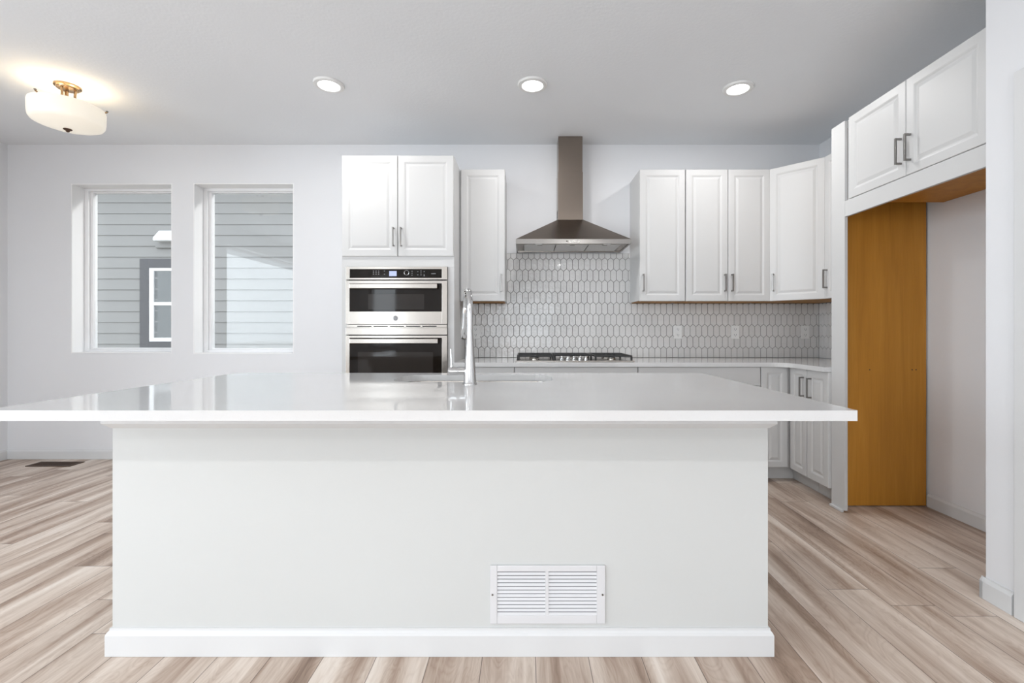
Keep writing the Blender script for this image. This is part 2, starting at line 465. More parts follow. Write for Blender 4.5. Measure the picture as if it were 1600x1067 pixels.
H = UZ1-UZ0
YU = BY-0.33
upper('narrow white upper cabinet with one door beside the oven tower', (-0.527, YU, UZ0), 0, 0.364, 0.33-0.001, H, [(0.012, 0.362, 'r')])
upper('single-door white upper cabinet just right of the range hood', (0.910, YU, UZ0), 0, 0.367, 0.33-0.001, H, [(0.002, 0.363, 'l')])
upper('white two-door upper cabinet between the single-door one and the angled corner one', (1.277, YU, UZ0), 0, 0.678, 0.33-0.001, H,
      [(0.004, 0.3365, 'r'), (0.3415, 0.674, 'l')])
# angled corner upper
cx0, cy0 = 1.957, BY-0.33
t = thing('corner_upper_cabinet', 'white corner upper cabinet with one angled door', 'cabinet', (cx0, cy0, UZ0), -PI/4)
R = Matrix.Rotation(PI/4, 3, 'Z')
cp = [(cx0, cy0), (RX-0.33, BY-0.608), (RX-0.002, BY-0.608), (RX-0.002, BY-0.002), (cx0, BY-0.002)]
lp = [(R @ Vector((x-cx0, y-cy0, 0)))[:2] for x, y in cp]
bm = bmesh.new(); prism(bm, lp, 0.004, H); obj('cabinet_body', bm, M['cab'], t)
cen = Vector((sum(p[0] for p in lp)/5, sum(p[1] for p in lp)/5))
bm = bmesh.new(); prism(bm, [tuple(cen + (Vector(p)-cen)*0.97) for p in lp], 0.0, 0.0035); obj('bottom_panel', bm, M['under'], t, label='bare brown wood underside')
dl = math.hypot(cp[1][0]-cx0, cp[1][1]-cy0)
add_door(t, 0.006, -0.002, dl-0.012, H+0.002, 0.03, 0.145)
# right wall upper
upper('white upper cabinet on the right wall, mostly hidden behind the refrigerator end panel', (RX-0.33, BY-0.611, UZ0), -PI/2, 0.466, 0.33-0.002, H, [(0.004, 0.232, None), (0.236, 0.462, None)])
o = [q for q in bpy.data.objects if q.name.startswith('door') and q.parent and q.parent.get('label', '').startswith('white upper cabinet on the right wall')]
obj('handle', pull(), M['nickel'], o[0], loc=(0.03, -0.02, 0.145))

# oven tower
TX0, TX1 = -1.357, -0.5275; TW = TX1-TX0; TY = BY-0.615
OX0, OX1 = (541-821)/212.3, (699-821)/212.3
t = thing('oven_tower_cabinet', 'tall white cabinet holding the wall ovens, two doors above them', 'cabinet', (TX0, TY, 0))
bm = bmesh.new()
OZ0, OZ1 = 0.52, 1.588
wall = [(0, TW, 0.01, 0.613, 0.1, OZ0), (0, TW, 0.01, 0.613, OZ1, 2.41), (0, OX0-TX0+0.006, 0.01, 0.613, OZ0, OZ1), (OX1-TX0-0.006, TW, 0.01, 0.613, OZ0, OZ1),
        (OX0-TX0, OX1-TX0, 0.55, 0.613, OZ0, OZ1), (0.0, TW, 0.07, 0.55, 0.001, 0.1)]
for b_ in wall: bx(bm, *b_)
obj('cabinet_body', bm, M['cab'], t)
bm = bmesh.new()
bx(bm, 0, TW, -0.004, 0.0095, OZ1, 1.668, 0.001); bx(bm, 0, OX0-TX0-0.002, -0.004, 0.0095, OZ0, OZ1); bx(bm, OX1-TX0+0.002, TW, -0.004, 0.0095, OZ0, OZ1)
bx(bm, 0, TW, -0.004, 0.0095, 0.46, OZ0)
obj('face_frame', bm, M['cab'], t)
dw = (TW-0.012)/2
add_door(t, 0.004, 1.668, dw, 0.742, dw-0.026, 0.14, y=0.006)
add_door(t, 0.008+dw, 1.668, dw, 0.742, 0.026, 0.14, y=0.006)
add_drawer(t, 0.004, 0.11, TW-0.008, 0.345)

# ------------------------------------------------------------------ wall oven
OW = OX1-OX0; OY = TY-0.006
t = thing('wall_oven', 'stainless steel microwave and oven combination built into the tall cabinet', 'oven', (OX0, OY, OZ0))
z = lambda py: CAM_H - (py-517)/212.3 - OZ0     # picture row -> local height on the oven front
x = lambda px: (px-821)/212.3 - OX0
def frame_rect(bm, x0, x1, z0, z1, hx0, hx1, hz0, hz1, y0, y1):
    bx(bm, x0, hx0, y0, y1, z0, z1, 0.001); bx(bm, hx1, x1, y0, y1, z0, z1, 0.001)
    bx(bm, hx0, hx1, y0, y1, z0, hz0, 0.001); bx(bm, hx0, hx1, y0, y1, hz1, z1, 0.001)
obj('oven_body', box(0.012, OW-0.012, 0.0, 0.5, 0.01, z(418)-0.003), M['slot'], t, label='dark body behind the doors')
bm = bmesh.new(); frame_rect(bm, 0, OW, z(437), z(417), x(547), x(690.6), z(434.4), z(420.6), -0.022, -0.001)
cpn = obj('control_panel', bm, M['steel'], t)
obj('panel_glass', box(x(546.5), x(691), -0.0195, -0.003, z(434.8), z(420.2), 0.001), M['glossblack'], cpn, label='glossy black control glass')
obj('clock_display', box(x(608.5), x(620), -0.0205, -0.0193, z(431.5), z(423.6)), M['display'], cpn, label='small lit blue clock')
bm = bmesh.new(); kx, kz = x(635.7), z(426.3)
tube(bm, [(kx+0.0165*math.cos(a), -0.022, kz+0.0165*math.sin(a)) for a in [2*PI*i/28 for i in range(29)]], 0.0022, 8)
dial = obj('dial', bm, M['chrome'], cpn, True)
bm = bmesh.new(); cyl(bm, (kx, -0.0195, kz), (kx, -0.027, kz), 0.0145); obj('dial_face', bm, M['glossblack'], dial, True)
for cx_, rows in ((584, (423.5, 426, 428.5)), (588, (423.5, 426, 428.5)), (592, (423.5, 426, 428.5)), (601, (423.5, 428.5)), (644, (424, 427, 430)), (653, (424.5, 429.5)), (658, (423.5, 426.5, 429.5)), (663, (424.5, 429.5, 431))):
    for ry in rows:
        obj('touch_button', box(x(cx_)-0.004, x(cx_)+0.004, -0.0200, -0.0193, z(ry)-0.0018, z(ry)+0.0018), M['icon'], cpn)
obj('printed_mark', box(x(674), x(681), -0.0200, -0.0193, z(428.2), z(427.2)), M['icon'], cpn)
# microwave door
bm = bmesh.new(); frame_rect(bm, 0, OW, z(506.2), z(438.6), x(547), x(690.8), z(486.8), z(443), -0.026, -0.001)
md = obj('microwave_door', bm, M['steel'], t)
obj('door_glass', box(x(546.5), x(691.3), -0.024, -0.003, z(487.2), z(442.6), 0.001), M['glossblack'], md, label='glossy black glass')
obj('viewing_window', box(x(576), x(663), -0.0246, -0.0236, z(483.5), z(459.5), 0.0002), M['innerglass'], md)
def oven_handle(par, x0, x1, zc, hh=0.019):
    bm = bmesh.new(); bx(bm, x0, x1, -0.066, -0.052, zc-hh, zc+hh, 0.004)
    bx(bm, x0+0.03, x0+0.06, -0.053, -0.0235, zc-0.008, zc+0.008); bx(bm, x1-0.06, x1-0.03, -0.053, -0.0235, zc-0.008, zc+0.008)
    return obj('handle', bm, M['steel'], par)
oven_handle(md, x(549.5), x(685), z(447.8), 0.0175)
# round script emblem
bm = bmesh.new(); ex, ez = x(618.6), z(497.2)
cyl(bm, (ex, -0.0262, ez), (ex, -0.0272, ez), 0.0185, n=36)
em = obj('emblem', bm, M['icon'], md, True, label='small round grey emblem')
bm = bmesh.new()
tube(bm, [(ex+0.0165*math.cos(a), -0.0276, ez+0.0165*math.sin(a)) for a in [2*PI*i/32 for i in range(33)]], 0.0009, 6)
tube(bm, [(ex-0.003+0.005*math.cos(a), -0.0276, ez+0.001+0.008*math.sin(a)) for a in [0.6+i*0.35 for i in range(15)]], 0.0009, 6)
tube(bm, [(ex+0.007+0.004*math.cos(a), -0.0276, ez+0.001+0.007*math.sin(a)) for a in [0.9+i*0.33 for i in range(14)]], 0.0009, 6)
obj('emblem_lettering', bm, M['chrome'], em, True)
# vent strip and oven door
bm = bmesh.new()
bx(bm, 0.004, OW-0.004, -0.012, -0.001, z(511.8), z(507), 0.0005)
vs = obj('vent_strip', bm, M['steel'], t)
bm = bmesh.new()
for i in range(5): bx(bm, 0.08+i*0.12, 0.185+i*0.12, -0.0125, -0.0115, z(510.5), z(508.8))
obj('vent_slots', bm, M['slot'], vs)
obj('lower_trim', box(0, OW, -0.024, -0.001, z(523), z(512), 0.0015), M['steel'], t)
zt = z(524.2); gb = zt-0.50
bm = bmesh.new(); frame_rect(bm, 0, OW, 0.02, zt, x(547), x(690.8), 0.1, z(527.8), -0.026, -0.001)
od = obj('oven_door', bm, M['steel'], t)
obj('door_glass', box(x(546.5), x(691.3), -0.024, -0.003, 0.098, z(527.4), 0.001), M['glossblack'], od, label='glossy black glass')
obj('viewing_window', box(x(560), x(677), -0.0246, -0.0236, 0.16, z(550), 0.0002), M['innerglass'], od)
oven_handle(od, x(549.5), x(686), z(532.7), 0.0175)
obj('bottom_trim', box(0, OW, -0.02, -0.001, 0.0, 0.017, 0.001), M['steel'], t)

# ------------------------------------------------------------------ base cabinets along the back wall
FYB = BY-0.60    # cabinet box front; doors stand 2 cm proud
def base_cab(label, loc, rotz, w, d, name='base_cabinet'):
    t = thing(name, label, 'cabinet', loc, rotz)
    obj('cabinet_body', box(0.0005, w-0.0005, 0.0, d, 0.105, 0.852), M['cab'], t)
    obj('toe_kick', box(0.0005, w-0.0005, 0.065, d, 0.001, 0.104), M['cab'], t)
    return t
bX = [-0.5265, -0.081, 0.833, 1.742]
t = base_cab('white drawer cabinet between the oven tower and the cooktop cabinet', (bX[0], FYB, 0), 0, bX[1]-bX[0], 0.598)
w = bX[1]-bX[0]
for z0, h in ((0.712, 0.139), (0.41, 0.297), (0.108, 0.297)): add_drawer(t, G, z0, w-2*G, h)
t = base_cab('white cabinet directly under the gas cooktop', (bX[1], FYB, 0), 0, bX[2]-bX[1], 0.598)
w = bX[2]-bX[1]
add_drawer(t, G, 0.712, w-2*G, 0.139, False)
add_door(t, G, 0.108, w/2-2*G, 0.60, w/2-0.03, 0.50); add_door(t, w/2+G/2, 0.108, w/2-2*G, 0.60, 0.03, 0.50)
t = base_cab('wide white drawer cabinet right of the cooktop, partly behind the island', (bX[2], FYB, 0), 0, bX[3]-bX[2], 0.598)
w = bX[3]-bX[2]
for z0, h in ((0.712, 0.139), (0.41, 0.297), (0.108, 0.297)): add_drawer(t, G, z0, w-2*G, h)
# corner cabinet, L shaped
RF = 1.962   # box front plane of right run
t = thing('corner_base_cabinet', 'white corner base cabinet with two doors meeting at the inside corner', 'cabinet', (bX[3], FYB, 0))
def loc2(pts): return [(x_-bX[3], y_-FYB) for x_, y_ in pts]
P = [(bX[3]+0.0005, FYB), (RF, FYB), (RF, 3.215), (RX-0.002, 3.215), (RX-0.002, BY-0.002), (bX[3]+0.0005, BY-0.002)]
bm = bmesh.new(); prism(bm, loc2(P), 0.105, 0.852); obj('cabinet_body', bm, M['cab'], t)
k_ = 0.065
P2 = [(bX[3]+0.0005, FYB+k_), (RF+k_, FYB+k_), (RF+k_, 3.215), (RX-0.01, 3.215), (RX-0.01, BY-0.01), (bX[3]+0.0005, BY-0.01)]
bm = bmesh.new(); prism(bm, loc2(P2), 0.001, 0.104); obj('toe_kick', bm, M['cab'], t)
add_door(t, G, 0.108, RF-0.022-bX[3]-G, 0.743)
d = obj('door', panel_door(0.195, 0.743), M['cab'], t, loc=(RF-bX[3], -0.047, 0.108)); d.rotation_euler = (0, 0, -PI/2)
obj('handle', pull(), M['nickel'], d, loc=(0.195-0.03, -0.02, 0.62))
# right run
t = base_cab('narrow white base cabinet between the corner cabinet and the refrigerator end panel', (RF, 3.213, 0), -PI/2, 0.23, RX-RF-0.002)
add_door(t, G, 0.108, 0.23-2*G, 0.743, 0.048, 0.62)

# countertop of the L run (rounded inside corner)
bm = bmesh.new()
fy, fx = FYB-0.042, RF-0.045
pts = [(TX1+0.0015, BY-0.0015), (TX1+0.0015, fy)]
r_ = 0.11
for i in range(9):
    a = PI/2 - i*(PI/2)/8
    pts.append((fx-r_+r_*math.cos(a), fy-r_+r_*math.sin(a)))
pts += [(fx, 2.984), (RX-0.0015, 2.984), (RX-0.0015, BY-0.0015)]
rings(bm, [[(x_, y_, CT-0.031) for x_, y_ in pts], [(x_, y_, CT) for x_, y_ in pts]])
tag(obj('countertop', bm, M['quartz']), 'white quartz countertop along the back wall, turning the corner', 'countertop')

# ------------------------------------------------------------------ backsplash
def clip(poly, x0, x1, z0, z1):
    def half(P, f, inter):
        out = []
        for i in range(len(P)):
            a, b = P[i], P[(i+1) % len(P)]
            fa, fb = f(a), f(b)
            if fa >= 0: out.append(a)
            if (fa > 0 and fb < 0) or (fa < 0 and fb > 0):
                q = fa/(fa-fb); out.append((a[0]+(b[0]-a[0])*q, a[1]+(b[1]-a[1])*q))
        return out
    for f in (lambda p: p[0]-x0, lambda p: x1-p[0], lambda p: p[1]-z0, lambda p: z1-p[1]):
        poly = half(poly, f, None)
        if len(poly) < 3: return []
    return poly
def area(P): return abs(sum(P[i][0]*P[(i+1) % len(P)][1]-P[(i+1) % len(P)][0]*P[i][1] for i in range(len(P))))/2
def tiles(bm, u0, u1, top, place, phase=0.0):
    pw, pv, tip, gr = 0.0512, 0.0965, 0.021, 0.0017
    z_ref = 0.972
    rng = random.Random(3)
    for r in range(-2, 10):
        zc = z_ref + r*pv + pv/2                   # middle between two zigzag lines
        off = (r % 2)*pw/2 + phase
        for c in range(int(u0/pw)-2, int(u1/pw)+3):
            uc = c*pw + off
            hw = pw/2-gr; s_ = (pv-tip)/2-gr*0.4; tp = (pv+tip)/2-gr*1.1
            P = [(uc-hw, zc-s_), (uc, zc-tp), (uc+hw, zc-s_), (uc+hw, zc+s_), (uc, zc+tp), (uc-hw, zc+s_)]
            P = clip(P, u0+0.001, u1-0.001, CT+0.002, top(uc)-0.002)
            if len(P) < 3 or area(P) < 1.5e-4: continue
            cu = sum(p[0] for p in P)/len(P); cz = sum(p[1] for p in P)/len(P)
            tx, tz = rng.uniform(-1, 1)*0.010, rng.uniform(-1, 1)*0.010
            lo = []; 
            for ins, dpt in ((0, 0.001), (0, 0.0058), (0.0012, 0.007)):
                L = []
                for (a, b) in P:
                    dx, dz = a-cu, b-cz; n_ = math.hypot(dx, dz) or 1
                    q = max(0, 1-ins*1.3/n_)
                    dd = dpt + (tx*dx*q + tz*dz*q if dpt > 0.002 else 0)
                    L.append(place(cu+dx*q, dd, cz+dz*q))
                lo.append(L)
            rings(bm, lo)
bt = thing('tile_backsplash', 'glossy white elongated hexagon tile backsplash with grey grout', 'backsplash', (0.4, BY, CT))
HT = 1.793
LO = Vector((0.4, BY, CT))
bm = bmesh.new()
tiles(bm, TX1+0.001, RX-0.009, lambda u: HT if -0.19 < u < 0.94 else UZ0-0.001, lambda u, d, z_: Vector((u, BY-0.002-d, z_))-LO)
obj('back_wall_tiles', bm, M['tile'], bt)
bm = bmesh.new()
tiles(bm, 2.985, BY-0.009, lambda u: UZ0-0.001, lambda u, d, z_: Vector((RX-0.002-d, u, z_))-LO, 0.012)
obj('right_wall_tiles', bm, M['tile'], bt)
bm = bmesh.new()
bx(bm, TX1+0.001-LO.x, RX-0.001-LO.x, -0.006, -0.0005, 0.001, UZ0-0.001-CT)
bx(bm, -0.1625-LO.x, 0.9095-LO.x, -0.006, -0.0005, UZ0-0.001-CT, HT-CT)
bx(bm, RX-0.006-LO.x, RX-0.0005-LO.x, 2.985-LO.y, -0.006, 0.001, UZ0-0.001-CT)
obj('grout', bm, M['grout'], bt, label='grey grout lines')

# outlets
def outlet(label, X):
    Zc = 1.106
    t = thing('power_outlet', label, 'outlet', (X, BY-0.009, Zc-0.057), 0, 'outlets on the backsplash')
    obj('cover_plate', box(-0.035, 0.035, -0.006, 0.0, 0, 0.115, 0.002), M['plastic'], t)
    for zz in (0.033, 0.082):
        bm = bmesh.new(); tube(bm, [(0, -0.0085, zz), (0, -0.005, zz)], [0.0165, 0.0165], 20)
        s = obj('socket', bm, M['plastic'], t, True)
        bm = bmesh.new()
        bx(bm, -0.0085, -0.006, -0.0092, -0.0083, zz-0.003, zz+0.007); bx(bm, 0.006, 0.0085, -0.0092, -0.0083, zz-0.003, zz+0.007)
        cyl(bm, (0, -0.0092, zz-0.009), (0, -0.0083, zz-0.009), 0.0028, n=10)
        obj('socket_slots', bm, M['slot'], s)
    return t
outlet('white outlet on the tiles just behind the faucet, left of the cooktop', (743.5-821)/179.5)
outlet('white outlet on the tiles below the single-door upper cabinet, first right of the cooktop', (1059-821)/179.5)
outlet('white outlet on the tiles below the two-door upper cabinet', (1148.5-821)/179.5)
outlet('white outlet on the tiles nearest the right corner, under the angled cabinet', (1258-821)/179.5)

# ------------------------------------------------------------------ range hood
hx0, hx1, hy = -0.0754, 0.826, BY-0.43
s_ = 727/hy
hz0 = CAM_H + (517-380.7)/s_; hz1 = CAM_H + (517-373.2)/s_
hcx = (hx0+hx1)/2
t = thing('range_hood', 'stainless steel chimney range hood above the cooktop', 'range hood', (hcx, BY, hz0))
hw = (hx1-hx0)/2; chw = 0.104; chy = BY-0.18
chz = CAM_H + (517-343.4)/(727/chy) - hz0
yb = -0.0025; yf = hy-BY; lz = hz1-hz0
lip = bmesh.new()
bx(lip, -hw, hw, yf, yf+0.012, 0, lz, 0.001); bx(lip, -hw, -hw+0.012, yf+0.012, yb, 0, lz); bx(lip, hw-0.012, hw, yf+0.012, yb, 0, lz)
bx(lip, -hw+0.012, hw-0.012, yb-0.02, yb, 0, lz)
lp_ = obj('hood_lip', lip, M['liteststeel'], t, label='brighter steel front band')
cyf = chy-BY
bm = bmesh.new()
loops = [[(-hw+0.001, yf+0.001, lz), (hw-0.001, yf+0.001, lz), (hw-0.001, yb, lz), (-hw+0.001, yb, lz)],
         [(-chw-0.003, cyf-0.003, chz), (chw+0.003, cyf-0.003, chz), (chw+0.003, yb, chz), (-chw-0.003, yb, chz)]]
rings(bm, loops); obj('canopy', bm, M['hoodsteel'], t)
zt_ = CH-hz0-0.0015
bm = bmesh.new(); bx(bm, -chw, chw, cyf, yb, chz-0.003, chz+0.40, 0.0015); bx(bm, -chw+0.003, chw-0.003, cyf+0.003, yb, chz+0.40, zt_, 0.001)
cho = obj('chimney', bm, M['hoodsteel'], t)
bm = bmesh.new()
for i in range(4): bx(bm, -chw-0.0008, -chw+0.002, -0.13, -0.04, chz+0.03+i*0.018, chz+0.038+i*0.018)
obj('side_vent', bm, M['slot'], cho)
# underside
bm = bmesh.new(); zu = 0.008
bx(bm, -hw+0.012, -hw+0.06, yf+0.012, yb-0.02, zu, lz-0.002); bx(bm, hw-0.06, hw-0.012, yf+0.012, yb-0.02, zu, lz-0.002)
bx(bm, -hw+0.06, hw-0.06, yf+0.012, yf+0.085, zu, lz-0.002); bx(bm, -hw+0.06, hw-0.06, yb-0.045, yb-0.02, zu, lz-0.002)
un = obj('underside_frame', bm, M['hoodsteel'], t)
fw = (2*hw-0.12)/3
for i in range(3):
    xa = -hw+0.06+i*fw
    bm = box(xa+0.004, xa+fw-0.004, yf+0.087, yb-0.047, zu-0.001, zu+0.012, 0.001)
    f_ = obj('grease_filter', bm, M['filter'], t)
    obj('filter_latch', box(xa+fw/2-0.02, xa+fw/2+0.02, yf+0.095, yf+0.112, zu-0.005, zu-0.0008, 0.001), M['nickel'], f_)
for xx in (-0.27, 0.27):
    bm = bmesh.new(); cyl(bm, (xx, yf+0.05, zu-0.003), (xx, yf+0.05, zu+0.0002), 0.028, n=24)
    obj('hood_lamp', bm, M['plastic'], t)
bm = box(-0.062, 0.0-0.008, yf-0.0012, yf+0.0005, lz*0.34, lz*0.72, 0.0002)
bm.free()
for i in range(6):
    bm = bmesh.new(); xx = (886+i*3.8-821)*hy/727 - hcx
    cyl(bm, (xx, yf+0.002, lz*0.52), (xx, yf-0.003, lz*0.52), 0.0052, n=12)
    obj('button', bm, M['slot'] if i == 0 else M['plastic'], lp_, label='black button' if i == 0 else None)

# ------------------------------------------------------------------ cooktop
CX = 0.374; t = thing('gas_cooktop', 'stainless gas cooktop with black grates set in the back countertop', 'cooktop', (CX, BY-0.31, CT))
tray = bmesh.new(); bx(tray, -0.449, 0.449, -0.245, 0.235, 0.0005, 0.009, 0.003)
obj('tray', tray, M['steel'], t)
def burner(x_, y_, r):
    bm = bmesh.new(); lathe(bm, (x_, y_, 0.009), [(r, 0), (r, 0.006), (r*0.8, 0.012), (r*0.8, 0.016)], 28)
    b = obj('burner', bm, M['steel'], t, True)
    bm = bmesh.new(); lathe(bm, (x_, y_, 0.0245), [(r*0.7, 0), (r*0.74, 0.004), (r*0.6, 0.007)], 28)
    obj('burner_cap', bm, M['black'], b, True)
for a in ((-0.3, 0.11, 0.042), (-0.3, -0.11, 0.036), (0.3, 0.11, 0.042), (0.3, -0.11, 0.036), (0, 0.06, 0.055)): burner(*a)
def grate(x0, x1, y0, y1):
    bm = bmesh.new(); b = 0.006; zt = 0.047; zb = 0.035
    for yy in (y0, y1): bx(bm, x0, x1, yy-b, yy+b, zb, zt, 0.002)
    for xx in (x0, x1): bx(bm, xx-b, xx+b, y0, y1, zb, zt, 0.002)
    xm = (x0+x1)/2
    for yy in (y0+(y1-y0)*0.25, (y0+y1)/2, y0+(y1-y0)*0.75):
        bx(bm, x0, xm-0.03 if yy != (y0+y1)/2 else x1, yy-b*0.8, yy+b*0.8, zb, zt, 0.002)
        if yy != (y0+y1)/2: bx(bm, xm+0.03, x1, yy-b*0.8, yy+b*0.8, zb, zt, 0.002)
    bx(bm, xm-b*0.8, xm+b*0.8, y0, y0+(y1-y0)*0.17, zb, zt, 0.002); bx(bm, xm-b*0.8, xm+b*0.8, y1-(y1-y0)*0.17, y1, zb, zt, 0.002)
    for xx in (x0, x1):
        for yy in (y0, y1): bx(bm, xx-b*1.2, xx+b*1.2, yy-b*1.2, yy+b*1.2, 0.0085, zb+0.002, 0.002)
    return obj('grate', bm, M['black'], t)
grate(-0.432, -0.16, -0.215, 0.215); grate(0.16, 0.432, -0.215, 0.215); grate(-0.142, 0.142, -0.09, 0.215)
for i in range(5):
    xx = -0.094+i*0.047
    bm = bmesh.new(); lathe(bm, (xx, -0.175+abs(i-2)*0.012, 0.009), [(0.019, 0), (0.019, 0.006), (0.0155, 0.009), (0.0145, 0.028), (0.012, 0.031)], 24)
    obj('knob', bm, M['chrome'], t, True)

# ------------------------------------------------------------------ refrigerator surround
FXP = 1.96
t = thing('refrigerator_end_panel', 'tall golden maple end panel with white front edge beside the empty refrigerator space', 'panel', (FXP, 2.96, 0))
obj('wood_panel', box(0.019, RX-FXP-0.0155, 0.0, 0.018, 0.006, 2.408, 0.0008), M['maple'], t, label='golden maple wood panel')
bm = bmesh.new(); bx(bm, 0.0, 0.019, -0.103, 0.020, 0.012, 2.408, 0.0015)
obj('front_stile', bm, M['cab'], t, label='white painted front strip')
obj('shoe_molding', box(-0.016, 0.0, -0.096, 0.018, 0.0005, 0.016, 0.003), M['trim'], t)
for xx, zz in ((0.23, 0.87), (0.50, 0.87), (0.525, 0.87)):
    bm = bmesh.new(); cyl(bm, (xx, -0.0006, zz), (xx, 0.001, zz), 0.004, n=10)
    obj('screw_hole', bm, M['slot'], t)
# cabinet above the refrigerator space
FZ0 = 1.906; fW = 2.856-1.944
t = thing('refrigerator_cabinet', 'wide white two-door cabinet over the empty refrigerator space', 'cabinet', (FXP+0.019, 2.856, FZ0), -PI/2)
obj('cabinet_body', box(0.0, fW, 0.0, RX-FXP-0.021, 0.004, 0.502), M['cab'], t)
obj('bottom_panel', box(0.002, fW-0.002, 0.002, RX-FXP-0.021, 0.0, 0.0035), M['maple'], t, label='bare maple wood underside')
obj('valance_rail', box(0.0, fW, -0.019, -0.0005, 1.817-FZ0, 0.0075, 0.0015), M['cab'], t)
d1 = add_door(t, 2.856-2.822, 0.011, 0.424, 0.493, 0.424-0.028, 0.135)
d2 = add_door(t, 2.856-2.395, 0.011, 0.43, 0.493, 0.028, 0.135)

# ------------------------------------------------------------------ island
IX0, IX1, IY0, IY1 = -1.427, 0.838, 1.608, 2.52
t = thing('kitchen_island', 'large white kitchen island base with panelled front wall and baseboard', 'island', ((IX0+IX1)/2, (IY0+IY1)/2, 0))
io = Vector(((IX0+IX1)/2, (IY0+IY1)/2, 0))
def isl(bm): return shift(bm, -io)
bm = bmesh.new()
sx0, sx1, sy0, sy1 = -0.64, 0.145, 2.11, 2.48   # clear space for the sink bowl
bx(bm, IX0, IX1, IY0, IY0+0.12, 0.001, 0.852)
bx(bm, IX0, IX0+0.12, IY0+0.12, IY1, 0.001, 0.852); bx(bm, IX1-0.12, IX1, IY0+0.12, IY1, 0.001, 0.852)
bx(bm, IX0+0.12, IX1-0.12, IY0+0.12, IY1-0.02, 0.001, 0.55); bx(bm, IX0+0.12, IX1-0.12, IY1-0.02, IY1, 0.001, 0.852)
obj('island_walls', isl(bm), M['island'], t)
def ring_profile(bm, x0, x1, y0, y1, pr):
    """profile swept round a rectangle, pr = (outset, z)"""
    L = []
    for corner in ((x0, y0, -1, -1), (x1, y0, 1, -1), (x1, y1, 1, 1), (x0, y1, -1, 1)):
        L.append([(corner[0]+corner[2]*o_, corner[1]+corner[3]*o_, z_) for o_, z_ in pr])
    vs = [[bm.verts.new(p) for p in q] for q in L]
    n = len(pr)
    for a in range(4):
        A, B = vs[a], vs[(a+1) % 4]
        for i in range(n):
            j = (i+1) % n; bm.faces.new((A[i], A[j], B[j], B[i]))
bm = bmesh.new()
ring_profile(bm, IX0, IX1, IY0, IY1, [(0.0, 0.001), (0.0145, 0.001), (0.0145, 0.072), (0.011, 0.080), (0.006, 0.086), (0.0055, 0.093), (0.0, 0.093)])
obj('baseboard', isl(bm), M['trim'], t)
bm = bmesh.new()
ring_profile(bm, IX0, IX1, IY0, IY1, [(0.0, 0.781), (0.004, 0.783), (0.022, 0.80), (0.022, 0.852), (0.0, 0.852)])
obj('top_molding', isl(bm), M['trim'], t)
nd = 5; dw = (IX1-IX0-0.1)/nd
for i in range(nd):
    d = obj('door', panel_door(dw-0.006, 0.66), M['cab'], t, loc=(IX1-0.05-i*dw-0.003-io.x, IY1-io.y+0.0005, 0.11)); d.rotation_euler = (0, 0, PI)
    obj('handle', pull(), M['nickel'], d, loc=(0.04 if i % 2 else dw-0.046, -0.02, 0.55))

# island countertop with sink cut-out
def rrect(x0, x1, y0, y1, r, n=8):
    P = []
    for cx_, cy_, a0 in ((x1-r, y1-r, 0), (x0+r, y1-r, PI/2), (x0+r, y0+r, PI), (x1-r, y0+r, 1.5*PI)):
        for i in range(n+1):
            a = a0 + i*(PI/2)/n; P.append((cx_+r*math.cos(a), cy_+r*math.sin(a)))
    return P
KX0, KX1, KY0, KY1 = -1.60, 0.975, 1.363, 2.585
SX0, SX1, SY0, SY1 = -0.626, 0.132, 2.128, 2.466
inner = rrect(SX0, SX1, SY0, SY1, 0.10); outer = rrect(KX0, KX1, KY0, KY1, 0.004, 3)
def ringface(bm, z_):
    vo = [bm.verts.new((a, b, z_)) for a, b in outer]; vi = [bm.verts.new((a, b, z_)) for a, b in inner]
    es = [bm.edges.new((V[i], V[(i+1) % len(V)])) for V in (vo, vi) for i in range(len(V))]
    bmesh.ops.triangle_fill(bm, use_beauty=True, edges=es)
    return vo, vi
bm = bmesh.new()
a_o, a_i = ringface(bm, CT); b_o, b_i = ringface(bm, CT-0.031)
for A, B in ((a_o, b_o), (a_i, b_i)):
    for i in range(len(A)):
        j = (i+1) % len(A); bm.faces.new((A[i], A[j], B[j], B[i]))
tag(obj('island_countertop', bm, M['quartz']), 'large white polished quartz slab on the island, sink cut into it', 'countertop')

# sink bowl
t = thing('kitchen_sink', 'stainless steel undermount sink in the island countertop', 'sink', ((SX0+SX1)/2, (SY0+SY1)/2, 0.62))
so = Vector(((SX0+SX1)/2, (SY0+SY1)/2, 0.62))
bm = bmesh.new(); zt2 = CT-0.0325
lo = []
for o_, z_ in ((0.014, zt2-0.004), (0.014, zt2), (-0.002, zt2), (-0.004, zt2-0.01), (-0.008, 0.68), (-0.02, 0.655), (-0.045, 0.645)):
    r = 0.10 + min(o_, 0.0)
    lo.append([Vector((a, b, z_))-so for a, b in rrect(SX0-o_, SX1+o_, SY0-o_, SY1+o_, max(r, 0.04))])
rings(bm, lo, False, True)
obj('sink_bowl', bm, M['steel'], t, True)
bm = bmesh.new(); lathe(bm, (0, 0, 0.0255), [(0.045, 0), (0.045, 0.002), (0.03, 0.003), (0.028, 0.001)], 28); obj('drain', bm, M['chrome'], t, True)

